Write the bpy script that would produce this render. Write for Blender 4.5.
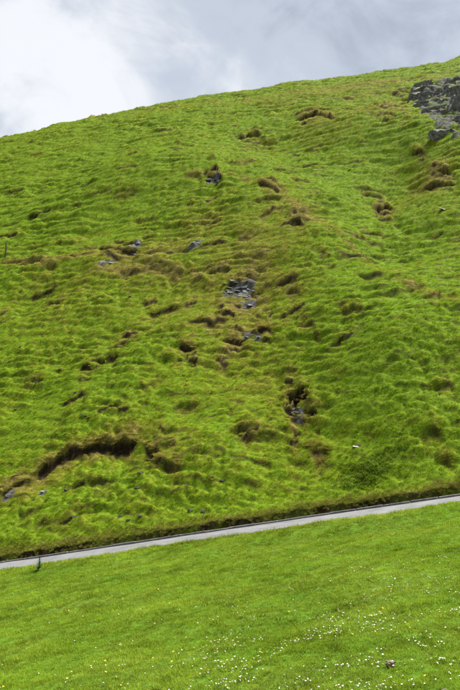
import bpy, bmesh, math, random
import numpy as np
from mathutils import Vector, Matrix

# ------------------------------------------------------------------ clear
for o in list(bpy.data.objects):
    bpy.data.objects.remove(o, do_unlink=True)
scene = bpy.context.scene
COL = scene.collection
rng = np.random.default_rng(7)
random.seed(7)

# ------------------------------------------------------------------ camera
PITCH = math.radians(8.0)
FPX, PW, PH = 740.0, 460.0, 690.0          # focal length in photo pixels
cam_d = bpy.data.cameras.new('camera')
cam = bpy.data.objects.new('camera', cam_d)
COL.objects.link(cam)
cam.location = (0, 0, 0)
cam.rotation_euler = (math.pi / 2 + PITCH, 0, 0)
cam_d.sensor_fit = 'VERTICAL'
cam_d.angle = 2 * math.atan(PH / 2 / FPX)
cam_d.clip_start = 0.1
cam_d.clip_end = 20000
scene.camera = cam

# ------------------------------------------------------------------ sun + sky
SUN_EL, SUN_AZ = 62.0, 48.0               # azimuth measured from +Y (into the picture), negative = left
sd = bpy.data.lights.new('sun', 'SUN')
sd.energy = 5.0
sd.angle = math.radians(22.0)
sd.color = (1.0, 0.95, 0.86)
sun = bpy.data.objects.new('sun', sd)
COL.objects.link(sun)
_e, _a = math.radians(SUN_EL), math.radians(SUN_AZ)
sdir = Vector((math.cos(_e) * math.sin(_a), math.cos(_e) * math.cos(_a), math.sin(_e)))
sun.rotation_euler = (-sdir).to_track_quat('-Z', 'Y').to_euler()
sun.location = (40, 20, 120)

world = bpy.data.worlds.new('World')
scene.world = world
world.use_nodes = True
SKY_OFF = (-2.0617, 46.8869, 23.9575)


def build_world():
    nt = world.node_tree
    nt.nodes.clear()
    N, L = nt.nodes.new, nt.links.new
    out = N('ShaderNodeOutputWorld')
    bg = N('ShaderNodeBackground')
    bg.inputs['Strength'].default_value = 0.1
    sky = N('ShaderNodeTexSky')
    sky.sky_type = 'NISHITA'
    sky.sun_disc = False
    sky.sun_elevation = _e
    sky.sun_rotation = _a
    tc = N('ShaderNodeTexCoord')
    sep = N('ShaderNodeSeparateXYZ')
    L(tc.outputs['Generated'], sep.inputs[0])
    zz = N('ShaderNodeMath'); zz.operation = 'MAXIMUM'; zz.inputs[1].default_value = 0.0
    L(sep.outputs['Z'], zz.inputs[0])
    za = N('ShaderNodeMath'); za.operation = 'ADD'; za.inputs[1].default_value = 0.35
    L(zz.outputs[0], za.inputs[0])
    dx = N('ShaderNodeMath'); dx.operation = 'DIVIDE'
    L(sep.outputs['X'], dx.inputs[0]); L(za.outputs[0], dx.inputs[1])
    dy = N('ShaderNodeMath'); dy.operation = 'DIVIDE'
    L(sep.outputs['Y'], dy.inputs[0]); L(za.outputs[0], dy.inputs[1])
    cmb = N('ShaderNodeCombineXYZ')
    L(dx.outputs[0], cmb.inputs[0]); L(dy.outputs[0], cmb.inputs[1])
    off = N('ShaderNodeVectorMath'); off.operation = 'ADD'
    off.inputs[1].default_value = SKY_OFF
    L(cmb.outputs[0], off.inputs[0])
    n1 = N('ShaderNodeTexNoise')
    n1.inputs['Scale'].default_value = 1.9
    n1.inputs['Detail'].default_value = 7
    n1.inputs['Roughness'].default_value = 0.56
    n1.inputs['Distortion'].default_value = 0.35
    L(off.outputs[0], n1.inputs['Vector'])
    ramp = N('ShaderNodeValToRGB')
    cr = ramp.color_ramp
    cr.interpolation = 'EASE'
    cr.elements[0].position = 0.34; cr.elements[0].color = (0.40, 0.44, 0.515, 1)
    cr.elements[1].position = 0.715; cr.elements[1].color = (0.94, 0.945, 0.96, 1)
    m = cr.elements.new(0.5); m.color = (0.56, 0.61, 0.685, 1)
    n2 = N('ShaderNodeTexNoise')
    n2.inputs['Scale'].default_value = 7.0
    n2.inputs['Detail'].default_value = 5
    n2.inputs['Roughness'].default_value = 0.55
    n2.inputs['Distortion'].default_value = 0.6
    L(off.outputs[0], n2.inputs['Vector'])
    ma = N('ShaderNodeMath'); ma.operation = 'MULTIPLY_ADD'
    ma.inputs[1].default_value = 0.46; ma.inputs[2].default_value = -0.23
    L(n2.outputs['Fac'], ma.inputs[0])
    ad = N('ShaderNodeMath'); ad.operation = 'ADD'
    L(n1.outputs['Fac'], ad.inputs[0]); L(ma.outputs[0], ad.inputs[1])
    L(ad.outputs[0], ramp.inputs[0])
    sc = N('ShaderNodeVectorMath'); sc.operation = 'SCALE'; sc.inputs['Scale'].default_value = CLOUD
    L(ramp.outputs[0], sc.inputs[0])
    mix = N('ShaderNodeMix'); mix.data_type = 'RGBA'
    mix.inputs['Factor'].default_value = 0.92
    L(sky.outputs[0], mix.inputs['A']); L(sc.outputs[0], mix.inputs['B'])
    L(mix.outputs['Result'], bg.inputs['Color'])
    L(bg.outputs[0], out.inputs[0])


CLOUD = 3.9
build_world()
vs = scene.view_settings
vs.view_transform = 'Standard'
vs.look = 'None'
vs.exposure = 1.38
vs.gamma = 1.0
vs.use_curve_mapping = False

# ------------------------------------------------------------------ numpy noise
_perm = np.random.default_rng(11).permutation(256).astype(np.int64)
_perm = np.concatenate([_perm, _perm])
_ang = np.random.default_rng(12).random(256) * 2 * np.pi
_gx, _gy = np.cos(_ang), np.sin(_ang)


def perlin(x, y, seed=0):
    x = np.asarray(x, float) + seed * 17.317
    y = np.asarray(y, float) + seed * 9.733
    xi, yi = np.floor(x), np.floor(y)
    xf, yf = x - xi, y - yi
    xi = xi.astype(np.int64) & 255
    yi = yi.astype(np.int64) & 255
    u = xf * xf * xf * (xf * (xf * 6 - 15) + 10)
    v = yf * yf * yf * (yf * (yf * 6 - 15) + 10)
    x1, y1 = (xi + 1) & 255, (yi + 1) & 255

    def g(ix, iy, fx, fy):
        h = _perm[_perm[ix] + iy]
        return _gx[h] * fx + _gy[h] * fy
    a = g(xi, yi, xf, yf); b = g(x1, yi, xf - 1, yf)
    c = g(xi, y1, xf, yf - 1); d = g(x1, y1, xf - 1, yf - 1)
    return ((a + u * (b - a)) * (1 - v) + (c + u * (d - c)) * v) * 1.45


def fbm(x, y, o=3, seed=0, gain=.5):
    s, a, f = 0., 1., 1.
    for i in range(o):
        s = s + a * perlin(x * f, y * f, seed + i * 3)
        a *= gain; f *= 2.03
    return s


def sm(a, b, x):
    t = np.clip((np.asarray(x, float) - a) / (b - a), 0, 1)
    return t * t * (3 - 2 * t)


# ------------------------------------------------------------------ the lie of the land
CP, SP = math.cos(PITCH), math.sin(PITCH)


def ray(px, py):
    a, b = (px - PW / 2) / FPX, (PH / 2 - py) / FPX
    k = CP - b * SP
    return a / k, (SP + b * CP) / k            # x per y, z per y


RW = 2.95                                      # road width


def kerb_y(x):
    x = np.asarray(x, float)
    xc = np.clip(x, -60, 60)
    return 27 - .3 * xc + .12 * np.sin(xc * .33 + 1.0) * sm(40, 10, np.abs(xc))


def road_z(x):
    return -2.85 + .174 * np.clip(x, -70, 70)


sky_px = np.array([(-200, 168), (-60, 150), (0, 139), (50, 128), (100, 117), (150, 107), (180, 100), (230, 94), (260, 89),
                   (300, 83), (350, 78), (400, 70), (430, 66), (460, 59), (520, 46), (700, 22)], float)
YC = 112.0
_sx, _st = [], []
for px_, py_ in sky_px:
    q, t = ray(px_, py_)
    _sx.append(q); _st.append(t)
_sx, _st = np.array(_sx), np.array(_st)
_corr = np.ones_like(_sx)

# slope profile of the hill, foot to crest
_s = np.linspace(0, 3, 601)
_w = np.interp(_s, [0, .05, .15, .45, .75, .9, 1.0, 1.15, 1.5, 3.0], [.72, .82, .98, 1.06, 1.05, .85, .55, .3, .12, .05])
_P = np.concatenate([[0], np.cumsum((_w[1:] + _w[:-1]) / 2 * np.diff(_s))])
_P /= np.interp(1.0, _s, _P)

RIDGES = []          # (polyline xy, sigma, height) filled once the base is known


def macro(x, y, ridges=True):
    x = np.asarray(x, float); y = np.asarray(y, float)
    d = y - kerb_y(x)
    zr = road_z(x)
    # hill side
    D = np.maximum(YC - kerb_y(x), 20)
    zc = YC * np.interp(x / YC, _sx, _st * _corr)
    zh = zr + .25 + (zc - zr - .25) * np.interp(np.maximum(d - .4, 0) / D, _s, _P)
    if ridges:
        for pts, sig, h in RIDGES:
            best = np.full(x.shape, 1e9)
            for (ax, ay), (bx, by) in zip(pts[:-1], pts[1:]):
                ex, ey = bx - ax, by - ay
                t = np.clip(((x - ax) * ex + (y - ay) * ey) / (ex * ex + ey * ey), 0, 1)
                best = np.minimum(best, (x - ax - t * ex) ** 2 + (y - ay - t * ey) ** 2)
            zh = zh + h * np.exp(-best / (2 * sig * sig)) * sm(0, 4, d)
    # bank beside the kerb
    bank = sm(.2, .42, d)
    # meadow side
    v = -(d + RW)
    zm = zr + .012 * np.maximum(v, 0) + .95 * sm(9, -3, y) * sm(0, 4, v) + .16 * sm(0, .8, v) * sm(3.5, 1.0, v)
    zm = zm + np.maximum(-y - 4, 0) * .35          # the valley's other side, behind
    zroad = zr + 0 * x
    z = np.where(d > .15, zroad * (1 - bank) + zh * bank, np.where(v > 0, zm, zroad))
    return z


def hit(px, py):
    """where the line of sight meets the smooth land (a real place on the ground)"""
    q, t = ray(px, py)
    ys = np.concatenate([np.linspace(6, 40, 3400), np.linspace(40, 125, 4250)])
    f = macro(q * ys, ys) - t * ys
    k = np.argmax(f > 0) if (f > 0).any() else len(ys) - 1
    yy = ys[k]
    return q * yy, yy


def hits(l):
    return [hit(a, b) for a, b in l]


def fit_crest():
    yy = np.linspace(60, 135, 500)
    for i in range(len(_sx)):
        pass
    for it in range(4):
        for i in range(len(_sx)):
            q = _sx[i]
            t = (macro(q * yy, yy) / yy).max()
            _corr[i] *= 1 + .9 * (_st[i] / t - 1)


fit_crest()
_r = []
_r.append((hits([(120, 185), (180, 175), (245, 177), (290, 200), (335, 234), (400, 275), (470, 320)]), 4.2, 2.2))
_r.append((hits([(280, 140), (330, 190), (390, 240), (460, 275)]), 3.4, -1.5))
_r.append((hits([(330, 128), (390, 132), (440, 142), (480, 160)]), 2.8, 1.5))
_r.append((hits([(395, 175), (385, 215), (400, 250)]), 2.4, -1.2))
_r.append((hits([(0, 275), (60, 262), (130, 262), (200, 268)]), 1.6, .5))
_r.append((hits([(250, 300), (280, 350), (300, 400), (300, 470)]), 1.8, -.5))
_r.append((hits([(340, 330), (380, 400), (400, 460)]), 2.0, .45))
_r.append((hits([(160, 400), (190, 440), (210, 480)]), 1.5, .35))
RIDGES.extend(_r)
fit_crest()

# ------------------------------------------------------------------ scars: little scarps of bare earth in the turf
SCARS = []     # xs, ys, height, soil strength, seed


def scar(pts, h, soil_shade=1.0):
    p = sorted(hits(pts))
    ys_ = np.array([b for _, b in p])
    SCARS.append((np.array([a for a, _ in p]), ys_, h * (1 + .4 * float(sm(45, 70, ys_.mean()))), min(1.5, soil_shade * 1.25), len(SCARS)))


scar([(33, 479), (48, 468), (60, 459), (82, 450), (110, 443), (141, 438)], .62)
scar([(-4, 497), (8, 494), (22, 484), (36, 480)], .26, .7)
scar([(143, 440), (152, 447), (163, 452)], .32, .8)
scar([(150, 458), (168, 468), (186, 466)], .3, .6)
scar([(283, 402), (297, 399), (312, 402)], .8, 1.3)
scar([(288, 424), (298, 421), (308, 423)], .35, .8)
scar([(308, 451), (322, 450), (333, 452)], .28, .6)
scar([(176, 352), (187, 350), (198, 353)], .5, .9)
scar([(218, 320), (228, 317), (238, 320)], .45, 1.0)
scar([(222, 348), (236, 342), (246, 344)], .45, .9)
scar([(255, 335), (265, 331), (274, 333)], .4, .9)
scar([(226, 287), (240, 284), (257, 286)], .35, .9)
scar([(98, 248), (112, 248), (126, 251), (140, 250)], .5, .9)
scar([(66, 256), (80, 254), (98, 252)], .25, .5)
scar([(118, 272), (150, 270), (185, 270)], .22, .4)
scar([(205, 178), (213, 175), (224, 179)], .75, 1.0)
scar([(182, 177), (192, 174), (204, 176)], .5, .3)
scar([(236, 139), (247, 134), (262, 133)], .7, .8)
scar([(296, 122), (314, 116), (338, 118)], .7, .9)
scar([(255, 183), (270, 187), (283, 194)], .6, .8)
scar([(288, 222), (298, 220), (306, 226)], .8, .9)
scar([(372, 208), (386, 203), (396, 208)], .9, .9)
scar([(378, 222), (388, 219), (396, 222)], .5, .7)
scar([(410, 152), (418, 149), (428, 152)], .6, .9)
scar([(426, 176), (440, 172), (456, 177)], .9, 1.0)
scar([(420, 190), (434, 186), (462, 190)], .6, .8)
scar([(378, 108), (392, 104), (408, 108)], .5, .7)
scar([(372, 118), (386, 115), (400, 118)], .5, .7)
scar([(390, 95), (402, 92), (416, 94)], .5, .8)
scar([(296, 327), (308, 323), (318, 326)], .4, .7)
scar([(338, 312), (352, 308), (366, 310)], .4, .5)
scar([(416, 436), (430, 430), (444, 432)], .45, .5)
scar([(430, 388), (442, 383), (456, 385)], .35, .5)
scar([(284, 292), (296, 290), (304, 294)], .3, .5)
scar([(420, 300), (436, 296), (448, 300)], .3, .5)
scar([(318, 254), (324, 252), (332, 255)], .3, .5)
scar([(350, 240), (360, 238), (374, 241)], .3, .3)
scar([(-5, 318), (6, 309), (14, 308)], .3, .6)
scar([(0, 262), (30, 261), (60, 262)], .2, .3)
scar([(86, 122), (96, 118), (106, 118)], .5, .5)
N_NAMED = len(SCARS)
_rs = np.random.default_rng(6)
for k_ in range(1, N_NAMED):
    xs_, ys_, h_, so_, _q = SCARS[k_]
    L_ = xs_[-1] - xs_[0]
    for j in range(3):
        w_ = L_ * _rs.uniform(.25, .6)
        c_ = _rs.uniform(xs_[0], xs_[-1])
        xx = np.linspace(c_ - w_ / 2, c_ + w_ / 2, 4)
        yy = np.interp(xx, xs_, ys_) + _rs.choice([-1, 1]) * _rs.uniform(.45, 1.1) * (1 + float(ys_.mean()) / 90) + _rs.normal(0, .12, 4)
        SCARS.append((xx, yy, h_ * _rs.uniform(.3, .6), so_ * .9, 1000 + 10 * k_ + j))
_rs = np.random.default_rng(5)
for i in range(430):
    y0 = 30 + 78 * _rs.random() ** 1.15
    x0 = (_rs.random() - .5) * .8 * y0
    w_ = _rs.uniform(.25, .9) * (1 + y0 / 70)
    dense = .35 + .65 * np.exp(-((x0 / y0 - .0) / .16) ** 2 - ((y0 - 48) / 16) ** 2)
    if _rs.random() > dense:
        continue
    xs_ = np.linspace(x0 - w_, x0 + w_, 4)
    ys_ = y0 - .30 * (xs_ - x0) + _rs.normal(0, .16, 4)
    SCARS.append((xs_, ys_, _rs.uniform(.1, .3) * (1 + y0 / 110), _rs.uniform(.3, 1.1), 100 + i))

# dry / lush patches of the turf: px, py, radius px x, y, amount (+ dry, - lush)
PATCH = []
for a in [(230, 270, 90, 40, .40), (240, 330, 70, 45, .38), (110, 262, 90, 16, .30), (170, 455, 40, 25, .35),
          (60, 470, 45, 18, .30), (20, 490, 25, 14, .45), (300, 425, 40, 35, .22), (320, 120, 40, 10, .4), (385, 110, 30, 16, .5),
          (430, 180, 35, 25, .5), (385, 212, 22, 14, .5), (290, 205, 30, 25, .3), (70, 330, 60, 30, .10), (120, 440, 40, 8, .4),
          (180, 240, 60, 14, .25), (330, 93, 90, 5, .35), (270, 385, 40, 20, .2),
          (380, 270, 70, 60, -.22), (330, 180, 50, 30, -.18), (60, 190, 90, 40, -.12), (100, 495, 90, 16, -.25),
          (400, 380, 60, 60, -.18), (120, 380, 60, 30, -.12), (360, 475, 50, 22, -.10), (200, 515, 60, 10, -.15)]:
    cx, cy = hit(a[0], a[1])
    x1_, y1_ = hit(a[0] + a[2], a[1])
    _, y2_ = hit(a[0], max(a[1] - a[3], 70))
    PATCH.append((cx, cy, abs(x1_ - cx) + .1, max(abs(y2_ - cy), .8), a[4]))
BARE = []
for a in [(240, 290, 17, 7), (249, 305, 7, 4), (298, 415, 6, 4), (300, 423, 5, 3), (106, 264, 9, 2.5), (136, 246, 7, 3), (196, 246, 7, 2.5), (213, 180, 7, 3.5),
          (43, 493, 4, 3), (357, 442.5, 5, 1.8), (8, 497, 5, 4), (258, 340, 5, 3), (247, 339, 4, 3)]:
    cx, cy = hit(a[0], a[1])
    x1_, _q = hit(a[0] + a[2], a[1])
    _q, y2_ = hit(a[0], a[1] - a[3])
    BARE.append((cx, cy, abs(x1_ - cx), abs(y2_ - cy)))
PITS = []
for a in [(297, 401, 12, 8, .6)]:
    cx, cy = hit(a[0], a[1])
    x1_, _q = hit(a[0] + a[2], a[1])
    _q, y2_ = hit(a[0], a[1] - a[3])
    PITS.append((cx, cy, abs(x1_ - cx), abs(y2_ - cy), a[4]))
PATHS = []
for pl, w_, a_ in [([(140, 112), (230, 103), (280, 95), (375, 83), (440, 76)], .9, .45), ([(190, 172), (240, 174), (280, 190), (305, 212), (345, 240), (400, 272)], .35, .45),
                   ([(-20, 264), (30, 262), (70, 256), (100, 254)], .35, .55), ([(-10, 250), (40, 247), (90, 236), (130, 222)], .3, .3),
                   ([(380, 277), (410, 285), (455, 300)], .25, .6), ([(100, 270), (150, 271), (200, 272)], .3, .4)]:
    PATHS.append((hits(pl), w_, a_))
CRAG_PX = [(414, 97), (424, 84), (440, 80), (456, 78), (475, 74), (500, 90), (500, 150), (470, 148), (450, 137), (435, 127), (422, 110)]
CRAG = np.array(hits(CRAG_PX))


def inpoly(x, y, P):
    c = np.zeros(np.shape(x), bool)
    j = len(P) - 1
    for i in range(len(P)):
        xi, yi, xj, yj = P[i][0], P[i][1], P[j][0], P[j][1]
        if yi != yj:
            c ^= ((yi > y) != (yj > y)) & (x < (xj - xi) * (y - yi) / (yj - yi) + xi)
        j = i
    return c


def fields(x, y, want_h=True):
    """height, soil, dry, rock of the land at x, y"""
    x = np.asarray(x, float); y = np.asarray(y, float)
    z = macro(x, y)
    d = y - kerb_y(x)
    v = -(d + RW)
    hill = sm(.45, 1.6, d)
    mead = sm(.15, 1.2, v)
    zb = z.copy()
    # rolling ground, sheep terraces, hummocks
    z = z + sm(92, 108, y) * (.2 * fbm(x / 2.2, y / 4, 3, 47)) + hill * (.42 * fbm(x / 9, y / 9, 2, 1) + .16 * fbm(x / 2.6, zb / 1.7, 2, 5))
    zp = zb + .05 * x
    ter = perlin(x / 3.6 + .6 * perlin(x / 2., y / 2., 31), zp / .42 + .5 * perlin(x / 3, y / 3, 33), 21)
    ter2 = perlin(x / 1.0 + .4 * perlin(x / .7, y / .7, 43), zp / .24, 23)
    ter2u = perlin(x / 1.0 + .4 * perlin(x / .7, y / .7, 43), (zp + .035) / .24, 23)
    ter_up = perlin(x / 3.6 + .6 * perlin(x / 2., y / 2., 31), (zp + .06) / .42 + .5 * perlin(x / 3, y / 3, 33), 21)
    front = np.exp(-((ter + .06) / .13) ** 2) * sm(.02, .10, ter_up - ter) * sm(.0, .40, fbm(x / .7, y / .9, 2, 35) + .16)  # terrace fronts, darkened below as painted small shadows
    tp_ = fbm(x / 7, y / 7, 2, 41)
    front2 = np.exp(-((ter2 + .05) / .12) ** 2) * sm(.02, .10, ter2u - ter2) * sm(.0, .4, fbm(x / .5, y / .7, 2, 45) + .35 * tp_)  # finer step fronts, their shadow dashes painted likewise
    tm = hill * (.3 + .7 * sm(-.4, .4, tp_))
    far = sm(28, 85, y)
    z = z + tm * ((.08 + .09 * far) * np.tanh(ter * 2.8) + (.06 + .05 * far) * np.tanh(ter2 * 2.4))
    hum = fbm(x / .55, y / .55, 2, 51)
    k1 = .52 + .25 * far
    wx = x + .18 * perlin(x / .8, y / .8, 53)
    bil = np.abs(perlin(wx / (k1 * 1.25), zp / (k1 * .62), 55)) * 1.6
    bil2 = np.abs(perlin(wx / (k1 * .55), zp / (k1 * .34), 57)) * 1.6
    rough = .45 + .75 * sm(-.5, .5, fbm(x / 5, y / 5, 2, 59))
    z = z + hill * rough * ((.11 + .05 * far) * np.minimum(bil, 1) + .05 * np.minimum(bil2, 1) + .03 * np.tanh(1.6 * hum))
    crease = sm(.10, .02, bil) * sm(.25, .05, bil2) + .35 * sm(.07, .02, bil)  # creases between hummocks, given painted shade through the earth colour
    z = z + mead * (.09 * fbm(x / 2.6, y / 2.0, 2, 61) + .026 * fbm(x / .45, y / .45, 2, 65))
    bankn = sm(.2, .4, d) * sm(1.4, .5, d)
    z = z + bankn * (.07 * fbm(x / .7, y / .7, 2, 71))
    bare = np.zeros_like(z)
    soil_shade = hill * np.maximum(np.maximum(.8 * front, .6 * front2), np.clip(.65 * crease * rough, 0, .8)); dry = .25 * hill * np.maximum(front, front2)  # starts with painted shade of steps and creases; bare earth joins later
    for cx, cy, rx, ry in BARE:
        q = ((x - cx) / rx) ** 2 + ((y - cy) / ry) ** 2 + .5 * perlin(x / .35, y / .35, 37)
        bare = np.maximum(bare, sm(1.2, .7, q))
    for xs, ys, h, so, sd_ in SCARS:
        L = xs[-1] - xs[0]
        m = (x > xs[0] - .3) & (x < xs[-1] + .3) & (y > ys.min() - 4) & (y < ys.max() + 5)
        if not m.any():
            continue
        xm, ym = x[m], y[m]
        dd = ym - np.interp(xm, xs, ys) + .22 * fbm(xm / .6, ym / 4, 2, sd_)
        e = min(.5, .28 * L)
        tp = sm(xs[0], xs[0] + e, xm) * sm(xs[-1], xs[-1] - e, xm) * (.75 + .5 * perlin(xm / .8, xm * 0 + sd_, 81))
        ww = .05 + .0012 * ys.mean()
        up = .5 + .5 * np.tanh(dd / ww)
        rr = .5 + 1.6 * h
        z[m] += h * tp * (up * .45 * np.exp(-np.maximum(dd, 0) / rr) - (1 - up) * .55 * np.exp(np.minimum(dd, 0) / (.8 * rr)))
        dn = -dd
        soil_shade[m] = np.maximum(soil_shade[m], so * np.clip(tp * 1.6, 0, 1) * sm(-.10, .02, dn) * sm(.30 + .5 * h, .12, dn) * (1.05 + .5 * fbm(xm / .35, ym / .25, 2, 83)))
        dry[m] += (.5 if sd_ < 100 else .28) * min(1, .3 + so) * np.clip(tp * 1.5, 0, 1) * np.exp(-(dd / (.45 + .5 * h)) ** 2)
    for cx, cy, rx, ry, dp in PITS:
        q = ((x - cx) / rx) ** 2 + ((y - cy) / ry) ** 2 + .7 * fbm(x / .3, y / .35, 2, 39)
        pit = sm(1.15, .35, q)
        z = z - dp * pit
        soil_shade = np.maximum(soil_shade, 1.4 * sm(1.0, .7, q))
    # road bank: bare earth face, dry lip
    soil_shade = np.maximum(soil_shade, sm(.16, .24, d) * sm(.58, .42, d) * (.9 + .5 * perlin(x / .9, y / .9, 91)))
    dry = dry + .45 * sm(.3, .5, d) * sm(1.1, .45, d) * (1 + .6 * perlin(x / 1.3, y / 1.3, 93))
    soil_shade = np.maximum(soil_shade, .8 * sm(-.05, -.01, v) * sm(.12, .02, v))
    for cx, cy, rx, ry, a in PATCH:
        dry = dry + a * np.exp(-((x - cx) / rx) ** 2 - ((y - cy) / ry) ** 2) * hill
    for pts, w_, a_ in PATHS:
        best = np.full(x.shape, 1e9)
        for (ax, ay), (bx, by) in zip(pts[:-1], pts[1:]):
            ex, ey = bx - ax, by - ay
            t = np.clip(((x - ax) * ex + (y - ay) * ey) / (ex * ex + ey * ey), 0, 1)
            best = np.minimum(best, (x - ax - t * ex) ** 2 + (y - ay - t * ey) ** 2)
        q = np.exp(-best / (2 * w_ * w_))
        dry = dry + a_ * q * (1 + .6 * perlin(x / .9, y / .9, 107))
        z = z - .06 * q
    dry = dry + hill * (.16 + .17 * fbm(x / 4.5, y / 4.5, 3, 101) + .27 * fbm(x / .6, zp / .3, 2, 105) - .02 * far)
    dry = dry - hill * .22 * np.clip(hum, -1, 1) * 0 + hill * (.10 * np.tanh(ter * 2) + .26 * (np.minimum(bil, 1) - .4) * rough)
    dry = dry + mead * (.17 + .18 * fbm(x / 1.8, y / 1.8, 3, 111))
    cr = inpoly(x + .5 * perlin(x / 1.2, y / 1.2, 121), y + .9 * perlin(x / 1.2, y / 1.2, 123), CRAG)
    rock = np.where(cr, .55 + .6 * fbm(x / 1.4, y / 1.4, 2, 125), 0.)
    rock = sm(.25, .6, rock)
    z = z + rock * (.35 * np.abs(fbm(x / 1.1, y / 1.1, 3, 131)))
    rock = np.maximum(rock, bare)
    return z, np.clip(soil_shade, 0, 1), np.clip(dry, 0, 1.2), rock


# ------------------------------------------------------------------ materials
def mat(name):
    m = bpy.data.materials.new(name)
    m.use_nodes = True
    nt = m.node_tree
    nt.nodes.clear()
    return m, nt, nt.nodes.new, nt.links.new


def ramp_node(N, stops, interp='LINEAR'):
    r = N('ShaderNodeValToRGB')
    cr = r.color_ramp
    cr.interpolation = interp
    while len(cr.elements) > 1:
        cr.elements.remove(cr.elements[-1])
    cr.elements[0].position = stops[0][0]; cr.elements[0].color = (*stops[0][1], 1)
    for p, c in stops[1:]:
        e = cr.elements.new(p); e.color = (*c, 1)
    return r


def noise_node(N, L, scale, detail=3, rough=.55, vec=None):
    n = N('ShaderNodeTexNoise')
    n.inputs['Scale'].default_value = scale
    n.inputs['Detail'].default_value = detail
    n.inputs['Roughness'].default_value = rough
    if vec is not None:
        L(vec, n.inputs['Vector'])
    return n


GREEN = (.200, .285, .015)
LUSH = (.184, .298, .015)
OLIVE = (.232, .252, .023)
TAN = (.275, .235, .055)
STRAW = (.300, .245, .095)


def grass_material(name, stops, attr_type, trans=.3, tone_amp=.5):
    m, nt, N, L = mat(name)
    out = N('ShaderNodeOutputMaterial')
    a = N('ShaderNodeAttribute'); a.attribute_type = attr_type; a.attribute_name = 'dry'
    r = ramp_node(N, stops)
    L(a.outputs['Fac'], r.inputs[0])
    t = N('ShaderNodeAttribute'); t.attribute_type = attr_type; t.attribute_name = 'tone'
    mr = N('ShaderNodeMapRange')
    mr.inputs['To Min'].default_value = 1 - tone_amp; mr.inputs['To Max'].default_value = 1 + tone_amp
    L(t.outputs['Fac'], mr.inputs['Value'])
    b = N('ShaderNodeAttribute'); b.attribute_type = 'GEOMETRY'; b.attribute_name = 'blade'
    mb = N('ShaderNodeMapRange')
    mb.inputs['To Min'].default_value = .65; mb.inputs['To Max'].default_value = 1.35
    L(b.outputs['Fac'], mb.inputs['Value'])
    mu = N('ShaderNodeMath'); mu.operation = 'MULTIPLY'
    L(mr.outputs[0], mu.inputs[0]); L(mb.outputs[0], mu.inputs[1])
    sc = N('ShaderNodeVectorMath'); sc.operation = 'SCALE'
    L(r.outputs[0], sc.inputs[0]); L(mu.outputs[0], sc.inputs['Scale'])
    p = N('ShaderNodeBsdfPrincipled')
    p.inputs['Roughness'].default_value = .55
    p.inputs['Specular IOR Level'].default_value = .0
    L(sc.outputs[0], p.inputs['Base Color'])
    tr = N('ShaderNodeBsdfTranslucent')
    L(sc.outputs[0], tr.inputs['Color'])
    mx = N('ShaderNodeMixShader'); mx.inputs[0].default_value = trans
    L(p.outputs[0], mx.inputs[1]); L(tr.outputs[0], mx.inputs[2])
    L(mx.outputs[0], out.inputs[0])
    return m


HILL_STOPS = [(0, LUSH), (.3, GREEN), (.62, OLIVE), (.95, TAN)]
M_hillgrass = grass_material('hill_grass_blades', HILL_STOPS, 'INSTANCER', .3, .62)
M_meadgrass = grass_material('meadow_grass_blades', [(0, (.175, .265, .020)), (.4, (.225, .290, .030)), (1, (.285, .300, .075))], 'INSTANCER', .35, .5)
M_drygrass = grass_material('dry_grass_blades', [(0, (.20, .19, .05)), (.5, TAN), (1, STRAW)], 'OBJECT', .25, .2)
M_verge = grass_material('bank_grass_blades', [(0, GREEN), (.5, (.24, .225, .05)), (1, (.31, .26, .10))], 'INSTANCER', .25, .5)

M_weed = grass_material('weed_leaves', [(0, (.150, .225, .022)), (1, (.195, .245, .045))], 'INSTANCER', .25, .35)


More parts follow.
